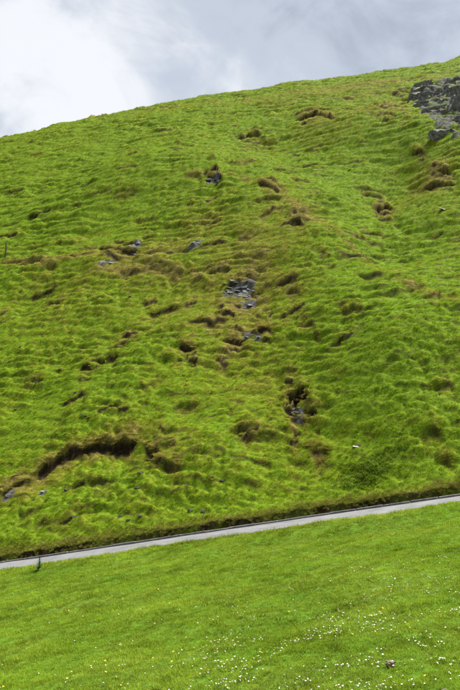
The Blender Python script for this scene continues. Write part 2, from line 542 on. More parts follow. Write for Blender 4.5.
def ground_material(name, stops):
    m, nt, N, L = mat(name)
    out = N('ShaderNodeOutputMaterial')
    tc = N('ShaderNodeTexCoord')
    vec = tc.outputs['Object']

    def attr(n):
        a = N('ShaderNodeAttribute'); a.attribute_name = n
        return a.outputs['Fac']
    r = ramp_node(N, stops)
    L(attr('dry'), r.inputs[0])
    n = noise_node(N, L, 9, 4, .6, vec)
    mr = N('ShaderNodeMapRange'); mr.inputs['From Min'].default_value = .3; mr.inputs['From Max'].default_value = .7
    mr.inputs['To Min'].default_value = .45; mr.inputs['To Max'].default_value = 1.0
    L(n.outputs['Fac'], mr.inputs['Value'])
    sc = N('ShaderNodeVectorMath'); sc.operation = 'SCALE'
    L(r.outputs[0], sc.inputs[0]); L(mr.outputs[0], sc.inputs['Scale'])
    n2 = noise_node(N, L, 6, 5, .65, vec)
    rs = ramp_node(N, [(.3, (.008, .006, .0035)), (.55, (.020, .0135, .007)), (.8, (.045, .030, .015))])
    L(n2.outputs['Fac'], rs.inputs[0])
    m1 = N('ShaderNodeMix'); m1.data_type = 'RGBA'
    L(attr('soil_shade'), m1.inputs['Factor']); L(sc.outputs[0], m1.inputs['A']); L(rs.outputs[0], m1.inputs['B'])  # earth colour, also used for the painted shade on steps and creases
    n3 = noise_node(N, L, 3.5, 6, .7, vec)
    rr = ramp_node(N, [(.32, (.014, .013, .012)), (.5, (.075, .074, .074)), (.7, (.17, .17, .17))])
    L(n3.outputs['Fac'], rr.inputs[0])
    m2 = N('ShaderNodeMix'); m2.data_type = 'RGBA'
    L(attr('rock'), m2.inputs['Factor']); L(m1.outputs['Result'], m2.inputs['A']); L(rr.outputs[0], m2.inputs['B'])
    p = N('ShaderNodeBsdfPrincipled')
    p.inputs['Roughness'].default_value = .9
    p.inputs['Specular IOR Level'].default_value = .03
    L(m2.outputs['Result'], p.inputs['Base Color'])
    bp = N('ShaderNodeBump'); bp.inputs['Distance'].default_value = .05; bp.inputs['Strength'].default_value = .7
    nb = noise_node(N, L, 14, 5, .7, vec)
    L(nb.outputs['Fac'], bp.inputs['Height']); L(bp.outputs[0], p.inputs['Normal'])
    L(p.outputs[0], out.inputs[0])
    return m


def dim(stops, k):
    return [(p, tuple(c * k for c in col)) for p, col in stops]


M_hill = ground_material('hillside_turf', dim(HILL_STOPS, .75))
M_mead = ground_material('meadow_turf', dim([(0, (.12, .25, .016)), (1, (.20, .25, .05))], .7))


def stone_material(name, cols, scale=4., rough=.85, spec=.3):
    m, nt, N, L = mat(name)
    out = N('ShaderNodeOutputMaterial')
    g = N('ShaderNodeNewGeometry')
    n = noise_node(N, L, scale, 7, .68, g.outputs['Position'])
    r = ramp_node(N, cols)
    L(n.outputs['Fac'], r.inputs[0])
    p = N('ShaderNodeBsdfPrincipled')
    p.inputs['Roughness'].default_value = rough
    p.inputs['Specular IOR Level'].default_value = spec
    L(r.outputs[0], p.inputs['Base Color'])
    bp = N('ShaderNodeBump'); bp.inputs['Distance'].default_value = .06; bp.inputs['Strength'].default_value = .8
    nb = noise_node(N, L, scale * 3, 6, .7, g.outputs['Position'])
    L(nb.outputs['Fac'], bp.inputs['Height']); L(bp.outputs[0], p.inputs['Normal'])
    L(p.outputs[0], out.inputs[0])
    return m


M_lime = stone_material('limestone', [(.30, (.022, .021, .019)), (.44, (.095, .088, .080)), (.58, (.17, .162, .150)), (.72, (.30, .288, .265))], 3.6)
M_slate = stone_material('wet_grey_stone', [(.3, (.02, .02, .023)), (.5, (.072, .073, .082)), (.68, (.165, .168, .182))], 6, .7, .3)
M_pale = stone_material('pale_stone', [(.3, (.22, .21, .195)), (.6, (.38, .365, .345))], 8)
M_dark = stone_material('dark_stone', [(.3, (.012, .011, .011)), (.55, (.035, .033, .032)), (.75, (.085, .083, .082))], 8)
M_kerb = stone_material('kerb_concrete', [(.3, (.09, .087, .083)), (.55, (.17, .165, .158)), (.75, (.24, .235, .225))], 5)
M_wood = stone_material('weathered_post_wood', [(.3, (.03, .027, .024)), (.6, (.09, .08, .07))], 14)
M_moss = stone_material('dried_dung', [(.3, (.10, .078, .05)), (.5, (.27, .22, .145)), (.7, (.42, .35, .25))], 30)


def plain(name, col, rough=.6, trans=0):
    m, nt, N, L = mat(name)
    out = N('ShaderNodeOutputMaterial')
    p = N('ShaderNodeBsdfPrincipled')
    g = N('ShaderNodeNewGeometry')
    n = noise_node(N, L, 25, 3, .6, g.outputs['Position'])
    r = ramp_node(N, [(.3, tuple(c * .75 for c in col)), (.7, tuple(min(1, c * 1.15) for c in col))])
    L(n.outputs['Fac'], r.inputs[0]); L(r.outputs[0], p.inputs['Base Color'])
    p.inputs['Roughness'].default_value = rough
    p.inputs['Specular IOR Level'].default_value = .25
    if trans:
        t = N('ShaderNodeBsdfTranslucent'); L(r.outputs[0], t.inputs[0])
        mx = N('ShaderNodeMixShader'); mx.inputs[0].default_value = trans
        L(p.outputs[0], mx.inputs[1]); L(t.outputs[0], mx.inputs[2]); L(mx.outputs[0], out.inputs[0])
    else:
        L(p.outputs[0], out.inputs[0])
    return m


M_petal = plain('daisy_petal', (.58, .56, .56), .6, .2)
M_eye = plain('daisy_eye', (.70, .48, .03))
M_butter = plain('buttercup_petal', (.75, .58, .015), .4, .2)
M_stem = plain('flower_stem', (.08, .17, .02), .6, .2)
M_thistle = plain('thistle_leaf', (.020, .055, .012), .6, .15)
M_thflower = plain('thistle_bud', (.10, .075, .09))


def asphalt():
    m, nt, N, L = mat('worn_asphalt')
    out = N('ShaderNodeOutputMaterial')
    tc = N('ShaderNodeTexCoord'); v = tc.outputs['Object']
    n1 = noise_node(N, L, 1.3, 7, .7, v)
    n2 = noise_node(N, L, 90, 2, .5, v)
    r1 = ramp_node(N, [(.32, (.085, .087, .094)), (.5, (.13, .132, .14)), (.68, (.165, .167, .175))])
    r2 = ramp_node(N, [(.3, (.65, .65, .65)), (.7, (1.2, 1.2, 1.2))])
    L(n1.outputs['Fac'], r1.inputs[0]); L(n2.outputs['Fac'], r2.inputs[0])
    mx = N('ShaderNodeVectorMath'); mx.operation = 'MULTIPLY'
    L(r1.outputs[0], mx.inputs[0]); L(r2.outputs[0], mx.inputs[1])
    p = N('ShaderNodeBsdfPrincipled'); p.inputs['Roughness'].default_value = .85
    p.inputs['Specular IOR Level'].default_value = .3
    L(mx.outputs[0], p.inputs['Base Color'])
    bp = N('ShaderNodeBump'); bp.inputs['Distance'].default_value = .006; bp.inputs['Strength'].default_value = .6
    L(n2.outputs['Fac'], bp.inputs['Height']); L(bp.outputs[0], p.inputs['Normal'])
    L(p.outputs[0], out.inputs[0])
    return m


M_road = asphalt()


# ------------------------------------------------------------------ mesh helpers
def mesh_np(name, V, F, mats, attrs=None, smooth=True, fmat=None):
    me = bpy.data.meshes.new(name)
    V = np.asarray(V, np.float32); F = np.asarray(F, np.int32)
    k = F.shape[1]
    me.vertices.add(len(V)); me.vertices.foreach_set('co', V.ravel())
    me.loops.add(F.size); me.loops.foreach_set('vertex_index', F.ravel())
    me.polygons.add(len(F))
    me.polygons.foreach_set('loop_start', np.arange(0, F.size, k, dtype=np.int32))
    me.polygons.foreach_set('use_smooth', np.full(len(F), smooth))
    for m in (mats if isinstance(mats, (list, tuple)) else [mats]):
        me.materials.append(m)
    if fmat is not None:
        me.polygons.foreach_set('material_index', np.asarray(fmat, np.int32))
    for n, a in (attrs or {}).items():
        at = me.attributes.new(n, 'FLOAT', 'POINT')
        at.data.foreach_set('value', np.asarray(a, np.float32))
    me.update(calc_edges=True)
    return me


def link(name, me, parent=None):
    o = bpy.data.objects.new(name, me)
    COL.objects.link(o)
    if parent:
        o.parent = parent
    return o


def tag(o, label=None, cat=None, group=None, kind=None):
    if label: o['label'] = label
    if cat: o['category'] = cat
    if group: o['group'] = group
    if kind: o['kind'] = kind
    return o


# ------------------------------------------------------------------ ground sheets
def build_ground():
    ud = np.linspace(-.46, .46, 440)
    st = np.geomspace(.47, 14, 26)
    u = np.concatenate([-st[::-1], ud, st])
    yf = np.exp(np.arange(math.log(6.0), math.log(124), .00215))
    y = np.concatenate([np.linspace(-45, 5.8, 30), yf, np.geomspace(126, 700, 24)])
    g = np.where(y > 6, y, 6.0)
    X = u[None, :] * g[:, None]
    Y = np.repeat(y[:, None], len(u), 1)
    Z, S, D, R = fields(X.ravel(), Y.ravel())
    nr, nc = X.shape
    V = np.stack([X.ravel(), Y.ravel(), Z], 1)
    # let the sheet sink a little under road and kerb
    d = V[:, 1] - kerb_y(V[:, 0])
    under = (d < .17) & (d > -RW + .02)
    V[under, 2] -= .06
    i = np.arange(nr * nc).reshape(nr, nc)
    F = np.stack([i[:-1, :-1], i[:-1, 1:], i[1:, 1:], i[1:, :-1]], -1).reshape(-1, 4)
    fd = d[F].mean(1)
    for nm, sel, m in (('meadow', fd < -RW / 2, M_mead), ('hillside', fd >= -RW / 2, M_hill)):
        Fs = F[sel]
        idx, inv = np.unique(Fs, return_inverse=True)
        me = mesh_np(nm, V[idx], inv.reshape(-1, 4), m, {'soil_shade': S[idx], 'dry': D[idx], 'rock': R[idx]})
        o = link(nm, me)
        tag(o, kind='structure')


build_ground()


def build_road():
    xs = np.arange(-70, 70, .12)
    ac = np.linspace(0, 1, 14)
    X = np.repeat(xs[:, None], len(ac), 1)
    dd = -RW * ac
    edge = .15 * fbm(xs / .8, xs * 0, 3, 201)
    Y = kerb_y(xs)[:, None] + dd[None, :]
    Y[:, -1] += -.02 + edge
    Y[:, 0] += .01
    Z = road_z(X) + .012 + .02 * np.sin(ac * math.pi)[None, :] + .012 * perlin(X / 1.5, Y / 1.5, 203)
    Z[:, -1] -= .03
    nr, nc = X.shape
    V = np.stack([X.ravel(), Y.ravel(), Z.ravel()], 1)
    i = np.arange(nr * nc).reshape(nr, nc)
    F = np.stack([i[:-1, :-1], i[1:, :-1], i[1:, 1:], i[:-1, 1:]], -1).reshape(-1, 4)[:, ::-1]
    tag(link('road', mesh_np('road', V, F, M_road)), kind='structure')


build_road()


def box_mesh(name, sx, sy, sz, m, bev=.012):
    bm = bmesh.new()
    bmesh.ops.create_cube(bm, size=1)
    for v in bm.verts:
        v.co = Vector((v.co.x * sx, v.co.y * sy, v.co.z * sz))
    bmesh.ops.bevel(bm, geom=bm.edges[:], offset=bev, segments=1, affect='EDGES')
    me = bpy.data.meshes.new(name)
    bm.to_mesh(me); bm.free()
    me.materials.append(m)
    return me


def build_kerb():
    root = bpy.data.objects.new('kerb', None)
    COL.objects.link(root)
    root.location = (0, float(kerb_y(0)), float(road_z(0)))
    tag(root, kind='structure')
    me = box_mesh('kerb_stone', .905, .11, .26, M_kerb)
    ang = math.atan2(-.3, 1); gr = math.atan(.174 * math.cos(ang))
    x = -13.5
    while x < 13.5:
        o = link('kerb_stone', me, root)
        yy = float(kerb_y(x)) + .075
        o.matrix_parent_inverse = Matrix.Translation(-root.location)
        a2 = math.atan2(float(kerb_y(x + .4) - kerb_y(x - .4)), .8)
        o.location = (x, yy + random.gauss(0, .016), float(road_z(x)) - .055 + random.gauss(0, .006))
        o.rotation_euler = (random.gauss(0, .02), -gr + random.gauss(0, .006), a2 + random.gauss(0, .006))
        x += .92 * math.cos(ang) * math.cos(gr)


build_kerb()


# ------------------------------------------------------------------ grass
def tuft_mesh(name, n, rad, hmin, hmax, width, m, seed, droop=.5, segs=2):
    r = np.random.default_rng(seed)
    V, F, B = [], [], []
    for i in range(n):
        a = r.random() * 2 * math.pi
        q = rad * math.sqrt(r.random())
        bx, by = q * math.cos(a), q * math.sin(a)
        out = r.normal(a, .9)
        h = r.uniform(hmin, hmax)
        lean = r.uniform(.15, 1.0) * droop
        fx, fy = math.cos(out), math.sin(out)
        sx, sy = -fy, fx
        tw = r.uniform(.7, 1.2) * width
        k0 = len(V)
        bl = r.random()
        for j in range(segs + 1):
            t = j / segs
            ln = lean * h * t * t * 1.6 + lean * .4 * h * t
            hz = h * (t - .35 * lean * t * t) - .02 * (1 - t)
            cx, cy = bx + fx * ln, by + fy * ln
            if j < segs:
                w = tw * (1 - .45 * t) / 2
                V += [(cx - sx * w, cy - sy * w, hz), (cx + sx * w, cy + sy * w, hz)]
                B += [bl * .7 + .3 * t] * 2
            else:
                V.append((cx, cy, hz)); B.append(bl * .7 + .3)
        for j in range(segs - 1):
            p = k0 + 2 * j
            F += [(p, p + 1, p + 3), (p, p + 3, p + 2)]
        p = k0 + 2 * (segs - 1)
        F.append((p, p + 1, p + 2))
    return mesh_np(name, V, F, m, {'blade': B}, smooth=False)


def protos(name, specs, m):
    c = bpy.data.collections.new(name)         # not linked: only a source for the turf
    for i, s in enumerate(specs):
        me = tuft_mesh('tuft', *s, m, 300 + i)
        o = bpy.data.objects.new('%s_%02d' % (name, i), me)
        c.objects.link(o)
    return c


def scatter(name, x, y, z, rot, scl, idx, dry, tone, coll, label, cat):
    me = bpy.data.meshes.new(name)
    n = len(x)
    me.vertices.add(n)
    me.vertices.foreach_set('co', np.stack([x, y, z], 1).astype(np.float32).ravel())
    for nm, a in (('scl', scl), ('dry', dry), ('tone', tone)):
        t = me.attributes.new(nm, 'FLOAT', 'POINT'); t.data.foreach_set('value', a.astype(np.float32))
    t = me.attributes.new('rot', 'FLOAT_VECTOR', 'POINT'); t.data.foreach_set('vector', rot.astype(np.float32).ravel())
    t = me.attributes.new('pick', 'INT', 'POINT'); t.data.foreach_set('value', idx.astype(np.int32))
    o = link(name, me)
    tag(o, label, cat, kind='stuff')
    ng = bpy.data.node_groups.new(name + '_nodes', 'GeometryNodeTree')
    ng.interface.new_socket('Geometry', in_out='INPUT', socket_type='NodeSocketGeometry')
    ng.interface.new_socket('Geometry', in_out='OUTPUT', socket_type='NodeSocketGeometry')
    N, L = ng.nodes.new, ng.links.new
    gi, go = N('NodeGroupInput'), N('NodeGroupOutput')
    iop = N('GeometryNodeInstanceOnPoints')
    ci = N('GeometryNodeCollectionInfo')
    ci.inputs['Collection'].default_value = coll
    ci.inputs['Separate Children'].default_value = True
    ci.inputs['Reset Children'].default_value = True
    iop.inputs['Pick Instance'].default_value = True

    def na(nm, ty):
        a = N('GeometryNodeInputNamedAttribute'); a.data_type = ty
        a.inputs['Name'].default_value = nm
        return a.outputs['Attribute']
    L(gi.outputs[0], iop.inputs['Points'])
    L(ci.outputs[0], iop.inputs['Instance'])
    L(na('pick', 'INT'), iop.inputs['Instance Index'])
    L(na('rot', 'FLOAT_VECTOR'), iop.inputs['Rotation'])
    L(na('scl', 'FLOAT'), iop.inputs['Scale'])
    L(iop.outputs[0], go.inputs[0])
    md = o.modifiers.new('turf', 'NODES')
    md.node_group = ng
    return o


def slope_rot(x, y, r, k=.6):
    e = .15
    z0 = fields(x, y)[0]; zx = fields(x + e, y)[0]; zy = fields(x, y + e)[0]
    sx = np.clip((zx - z0) / e, -1.2, 1.2); sy = np.clip((zy - z0) / e, -1.2, 1.2)
    n = len(x)
    # tilt partly with the slope, then spin about the tilted axis
    rot = np.zeros((n, 3))
    rot[:, 0] = np.arctan(sy) * k
    rot[:, 1] = -np.arctan(sx) * k
    rot[:, 2] = r.random(n) * 2 * np.pi
    # euler XYZ spins about z last, so turn the tilt into that frame
    c, s = np.cos(rot[:, 2]), np.sin(rot[:, 2])
    tx, ty = -np.arctan(sx) * k, -np.arctan(sy) * k      # lean direction of the normal (x, y)
    # R = Rz(t) * Ry(b) * Rx(a): local tilt (p, q) rotated by t must equal (tx, ty)
    p = c * tx + s * ty
    q = -s * tx + c * ty
    rot[:, 1] = p
    rot[:, 0] = -q
    return z0, rot


def sample_y(r, n, y0, y1, f):
    yy = np.linspace(y0, y1, 2000)
    c = np.cumsum(yy * f(yy)); c /= c[-1]
    return np.interp(r.random(n), c, yy)


def grass_hill():
    r = np.random.default_rng(21)
    coll = protos('hill_tufts', [(34, .13, .015, .040, .011), (30, .15, .018, .045, .012), (38, .11, .018, .050, .010), (26, .16, .012, .032, .014),
                                 (46, .08, .04, .09, .010)], M_hillgrass)
    n = 215000
    y = sample_y(r, n, 26, 122, lambda t: (28 / t) ** 1.1)
    x = (r.random(n) - .5) * .84 * y
    d = y - kerb_y(x)
    k = d > .32
    x, y = x[k], y[k]
    z, rot = slope_rot(x, y, r, .45)
    _, soil_shade, dry, rock = fields(x, y)
    keep = (r.random(len(x)) > np.clip(soil_shade * 1.15, 0, .96)) & (r.random(len(x)) > rock * .5)
    x, y, z, rot, dry = x[keep], y[keep], z[keep], rot[keep], dry[keep]
    n = len(x)
    big = fbm(x / .8, y / .8, 2, 221)
    idx = np.where(r.random(n) < .10 * (big > .25) + .02, 4, r.integers(0, 4, n))
    scl = (.70 + .32 * r.random(n) + .20 * np.clip(big, -.5, 1)) * (np.maximum(y, 28) / 28) ** .15
    tone = np.clip(.5 + .25 * r.normal(size=n) + .16 * fbm(x / 2.5, y / 2.5, 2, 225) + .16 * fbm(x / .35, y / .35, 2, 227), 0, 1)
    dry = np.clip(dry + r.normal(0, .15, n) + .5 * (r.random(n) < .07), 0, 1)
    scatter('hillside_grass', x, y, z, rot, scl, idx, dry, tone, coll, 'short green and olive grass covering the steep hillside above the road', 'grass')


def grass_meadow():
    r = np.random.default_rng(22)
    coll = protos('meadow_tufts', [(30, .075, .015, .032, .0055, ), (26, .08, .015, .038, .006), (32, .07, .018, .040, .005), (22, .09, .010, .022, .013),
                                   (30, .07, .03, .065, .006)], M_meadgrass)
    n = 62000
    y = sample_y(r, n, 5.5, 29, lambda t: (9 / t) ** 1.0)
    x = (r.random(n) - .5) * .9 * y
    v = -(y - kerb_y(x) + RW)
    k = (v > -.06) & (r.random(n) < .5 + .5 * sm(-.06, .15, v))
    x, y = x[k], y[k]
    z, rot = slope_rot(x, y, r, .6)
    dry = fields(x, y)[2]
    n = len(x)
    v = -(y - kerb_y(x) + RW)
    big = fbm(x / .8, y / .5, 2, 231)
    verge = sm(2.2, .3, v)
    idx = np.where(r.random(n) < .12 * (big > .3) + .01 + .25 * verge, 4, r.integers(0, 4, n))
    scl = (.75 + .5 * r.random(n) + .35 * np.clip(big, -.4, 1) + .35 * verge * (1 + big)) * (np.maximum(y, 9) / 9) ** .35
    tone = np.clip(.5 + .2 * r.normal(size=n) + .24 * fbm(x / .4, y / .4, 2, 235) + .3 * fbm(x / 2.2, y / 1.4, 3, 237), 0, 1)
    dry = np.clip(dry + r.normal(0, .14, n) + .3 * verge, 0, 1)
    scatter('meadow_grass', x, y, z, rot, scl, idx, dry, tone, coll, 'bright green mown-looking grass of the meadow below the road', 'grass')


def grass_bank():
    r = np.random.default_rng(23)
    coll = protos('bank_tufts', [(40, .09, .10, .22, .008, ), (36, .10, .12, .26, .008), (44, .08, .08, .18, .007)], M_verge)
    n = 6400
    x = r.uniform(-12, 11.5, n)
    d = np.where(r.random(n) < .10, r.uniform(.26, .44, n), .42 + np.abs(r.normal(0, .26, n)))
    y = kerb_y(x) + d
    z, rot = slope_rot(x, y, r, .8)
    cl = fbm(x / .8, y / .8, 2, 241)
    k = r.random(n) < .75 + .5 * cl
    x, y, z, rot, d, cl = x[k], y[k], z[k], rot[k], d[k], cl[k]
    n = len(x)
    rot[:, 0] += r.normal(0, .2, n); rot[:, 1] += r.normal(0, .2, n)
    scatter('bank_grass', x, y, z, rot, .28 + .25 * r.random(n) + .28 * np.clip(cl, -.4, 1), r.integers(0, 3, n), np.clip(.62 - .35 * d + r.normal(0, .25, n), 0, 1),
            np.clip(.45 + .25 * r.normal(size=n), 0, 1), coll, 'tufted olive and tan grass overhanging the earth bank along the kerb', 'grass')


def weeds():
    r = np.random.default_rng(24)
    coll = protos('weed_tufts', [(26, .12, .05, .13, .030), (22, .13, .06, .15, .026), (30, .10, .04, .11, .028)], M_weed)
    cx, cy = hit(366, 468)
    x1_, _q = hit(400, 468)
    _q, y2_ = hit(366, 450)
    n = 620
    a = r.random(n) * 2 * np.pi; q = np.abs(r.normal(0, .62, n)) * (1 + .25 * np.sin(3 * a + 1))
    x = cx + (x1_ - cx) * q * np.cos(a); y = cy + (y2_ - cy) * q * np.sin(a)
    k = (r.random(n) < .9 - q * .3 + .5 * fbm(x / .5, y / .5, 2, 271)) & (y - kerb_y(x) > .8)
    x, y = x[k], y[k]
    z, rot = slope_rot(x, y, r, .4)
    n = len(x)
    scatter('weed_patch', x, y, z, rot, .5 + .4 * r.random(n), r.integers(0, 3, n), r.random(n) * .6, np.clip(.5 + .2 * r.normal(size=n), 0, 1), coll,
            'low grey-green weeds spreading in a patch between the flat whitish slab and the road', 'weeds')


weeds()
grass_hill()
grass_meadow()
grass_bank()


# ------------------------------------------------------------------ stones
def stone_mesh(name, seed, sx, sy, sz, m, n=22, box=.5):
    r = np.random.default_rng(seed)
    bm = bmesh.new()
    for i in range(n):
        p = r.normal(size=3); p /= np.linalg.norm(p)
        q = p / np.abs(p).max()
        p = p * (1 - box) + q * box
        p *= r.uniform(.82, 1.05)
        bm.verts.new((p[0] * sx / 2, p[1] * sy / 2, p[2] * sz / 2))
    res = bmesh.ops.convex_hull(bm, input=bm.verts[:])
    bmesh.ops.delete(bm, geom=[g for g in res['geom_interior'] if isinstance(g, bmesh.types.BMVert)], context='VERTS')
    bmesh.ops.recalc_face_normals(bm, faces=bm.faces[:])
    me = bpy.data.meshes.new(name)
    bm.to_mesh(me); bm.free()
    me.materials.append(m)
    return me


def H(x, y):
    return float(fields(np.array([x]), np.array([y]))[0][0])


def Hn(x, y):
    z = fields(np.asarray(x, float), np.asarray(y, float))[0]
    return z


ST = {}
for nm, m in (('slate', M_slate), ('dark', M_dark), ('pale', M_pale), ('lime', M_lime)):
    ST[nm] = [stone_mesh(nm + '_stone', 400 + i, 1, .8, .55, m, 18, .4) for i in range(4)]


def put_stone(name, kind, px, py, size, flat, label, cat='stone', group=None, sink=.35, xy=None, tilt=None):
    x, y = xy if xy else hit(px, py)
    o = link(name, random.choice(ST[kind]))
    s = size
    o.scale = (s * random.uniform(.85, 1.2), s * random.uniform(.8, 1.1), s * flat)
    o.rotation_euler = ((.58 if y > 28 else .05) + random.gauss(0, .13) if tilt is None else tilt, random.gauss(0, .15), random.uniform(-.5, .5))
    o.location = (x, y, H(x, y) + s * flat * .55 * (.5 - sink))
    return tag(o, label, cat, group)


def build_crag():
    """limestone crag high on the right"""
    root = bpy.data.objects.new('limestone_crag', None)
    COL.objects.link(root)
    c = CRAG.mean(0)
    root.location = (c[0], c[1], H(c[0], c[1]))
    tag(root, 'broken grey limestone crag jutting from the grass below the skyline', 'rock outcrop')
    inv = Matrix.Translation(-root.location)
    blocks = []
    for i in range(7):
        q = np.random.default_rng(520 + i)
        bm = bmesh.new()
        bmesh.ops.create_cube(bm, size=1)
        bmesh.ops.subdivide_edges(bm, edges=bm.edges[:], cuts=3, use_grid_fill=True)
        cells = q.uniform(-.6, .6, (14, 3)); push = q.uniform(-.20, .12, 14); sh = q.normal(0, .05, (14, 3))
        for v in bm.verts:
            p = np.array(v.co)
            k = int(np.argmin(((cells - p) ** 2).sum(1)))
            p = p * (1 + push[k]) + sh[k] + q.normal(0, .025, 3)
            p[0] += .25 * p[2]                      # leaning bedding
            v.co = Vector(p)
        me = bpy.data.meshes.new('rock_block')
        bm.to_mesh(me); bm.free()
        me.materials.append(M_lime)
        blocks.append(me)
    r = np.random.default_rng(9)
    lo, hi = CRAG.min(0), CRAG.max(0)
    pts = []
    while len(pts) < 140:
        p = lo + r.random(2) * (hi - lo)
        if inpoly(np.array([p[0]]), np.array([p[1]]), CRAG)[0]:
            if fbm(p[0] / 2.0, p[1] / 2.6, 2, 141) > -.12:
                pts.append(p)
    pts = np.array(pts)
    zz = Hn(pts[:, 0], pts[:, 1])
    for i, (p, z) in enumerate(zip(pts, zz)):
        o = link('rock_block', blocks[r.integers(7)], root)
        o.matrix_parent_inverse = inv
        s = r.uniform(.9, 1.7) if i < 46 else r.uniform(.3, .75)
        o.scale = (s * r.uniform(1.1, 1.9), s * r.uniform(.9, 1.3), s * r.uniform(.7, 1.15))
        o.rotation_euler = (r.normal(.18, .10), r.normal(-.20, .08), r.normal(.10, .22))
        o.location = (p[0], p[1] + .3 * s, z - s * (.22 if i < 46 else .05))


build_crag()

# the wet slabs in the bare patch half-way up
r_ = np.random.default_rng(31)
for (px, py, s, f) in [(230, 288, .55, .35), (238, 287, .62, .35), (246, 289, .55, .35), (234, 292, .5, .35), (242, 293, .6, .35), (250, 293, .4, .4),
                       (228, 291, .35, .4), (246, 296, .4, .4), (240, 297, .35, .4), (254, 289, .35, .4), (236, 284, .4, .35), (232, 285, .5, .3), (244, 286, .55, .3), (250, 286, .45, .3), (238, 290, .6, .3), (230, 294, .4, .3), (248, 299, .4, .3), (225, 287, .4, .3), (258, 292, .3, .4)]:
    put_stone('stone_slab', 'slate', px, py, s, f, 'wet blue-grey stone slab in the bare stony patch midway up the hill', 'stone', 'slabs of the bare stony patch', .3)
for (px, py, s) in [(243, 303, .4), (250, 305, .45), (246, 308, .3), (253, 307, .28)]:
    put_stone('stone', 'slate', px, py, s, .5, 'grey stone just below the bare stony patch', 'stone', 'stones below the bare patch', .3)
for (px, py, s) in [(290, 407, .20), (294, 409, .26), (299, 411, .24), (293, 413, .22), (298, 415, .3), (302, 416, .26), (300, 420, .2), (303, 424, .22), (297, 425, .18)]:
    put_stone('stone', 'slate', px, py, s, .6, 'grey stone spilling from the dark hollow in the turf', 'stone', 'stones spilling from the hollow', .3)
for (px, py, s) in [(259, 340, .35), (247, 340, .3), (252, 338, .25)]:
    put_stone('stone', 'slate', px, py, s, .5, 'small grey stone on the brown broken turf above the hollow', 'stone', 'stones in the broken turf', .3)
for (px, py, s) in [(102, 264, .5), (106, 265, .45), (111, 264, .4)]:
    put_stone('stone', 'lime', px, py, s, .45, 'light grey stone in a short row level with the post', 'stone', 'row of light stones level with the post', .3)
for (px, py, s) in [(133, 245, .5), (138, 244, .45), (136, 252, .3)]:
    put_stone('stone', 'slate', px, py, s, .5, 'blue-grey stone at the end of the earth ledge above the light stones', 'stone', 'stones on the earth ledge', .3)
for (px, py, s) in [(193, 247, .5), (199, 246, .45)]:
    put_stone('stone', 'slate', px, py, s, .4, 'flat grey stone lying in dry grass uphill of the bare stony patch', 'stone', 'flat stones in dry grass', .3)
for (px, py, s) in [(209, 180, .7), (215, 178, .8), (219, 181, .6)]:
    put_stone('rock', 'dark', px, py, s, .6, 'dark rock poking out of the grassy brow of the spur', 'rock', 'rocks on the brow of the spur', .3)
put_stone('stone', 'pale', 43, 493, .28, .75, 'chunky whitish stone below the low end of the long earth scar', 'stone')
put_stone('stone', 'lime', 8, 497, .30, .75, 'grey rounded stone among brown tussocks downhill along the road from the whitish stone', 'stone')
put_stone('stone', 'dark', 34, 503, .16, .6, 'small dark stone below the whitish stone', 'stone')
put_stone('stone_slab', 'pale', 357, 442.5, .36, .14, 'flat whitish slab lying alone in the grass above the road', 'stone', sink=.0, tilt=.25)
put_stone('stone', 'lime', 444, 215, .7, .4, 'pale grey stone in the grassy gully below the crag', 'stone')
put_stone('stone', 'pale', 288, 525.5, .10, .7, 'little white stone on the bank beside the kerb', 'stone')
put_stone('stone', 'pale', 444, 685, .07, .5, 'small pale stone in the meadow among daisies', 'stone')
for (px, py) in [(71, 521), (76, 520), (120, 517), (128, 522), (140, 519), (190, 511), (203, 510)]:
    put_stone('stone', 'dark', px, py, random.uniform(.17, .26), .55, 'dark stone in the bright grass strip just above the road bank', 'stone', 'dark stones above the road bank', .0)
for (px, py) in [(16, 408), (36, 384), (70, 405), (75, 401), (85, 425), (42, 387), (55, 428), (66, 492), (140, 480), (137, 493), (222, 482), (130, 300), (60, 370), (20, 350)]:
    put_stone('stone', 'dark', px, py, random.uniform(.18, .30), .6, 'scattered dark stone half sunk in the turf around the long earth scar', 'stone', 'dark stones in the turf', .0)


# ------------------------------------------------------------------ dry tussocks on the lips of the scars
TUS = [tuft_mesh('dry_tussock', 110, .19, .06, .17, .012, M_drygrass, 600 + i, 1.15, 3) for i in range(4)]
for me in TUS:
    for nm in ('dry', 'tone'):
        pass


def tussock(x, y, s, label, group, dry=None):
    o = link('grass_tussock', random.choice(TUS))
    o.location = (x, y, H(x, y) - .03)
    o.rotation_euler = (random.gauss(.25, .15), random.gauss(0, .15), random.uniform(0, 6.28))
    o.scale = (s * random.uniform(.9, 1.5), s, s * (random.uniform(.4, .75) if y < 55 else random.uniform(.28, .5)))
    o['dry'] = random.uniform(.1, .85) if dry is None else dry
    o['tone'] = random.random()
    tag(o, label, 'tussock', group)


def lip(i, n, s, label, group):
    xs, ys, h, so, sd_ = SCARS[i]
    for k in range(n):
        x = random.uniform(xs[0], xs[-1])
        y = float(np.interp(x, xs, ys)) - .22 * float(fbm(np.array([x / .6]), np.array([float(np.interp(x, xs, ys)) / 4]), 2, sd_)[0]) + random.uniform(.02, .4)
        tussock(x, y, s * random.uniform(.7, 1.25), label, group)


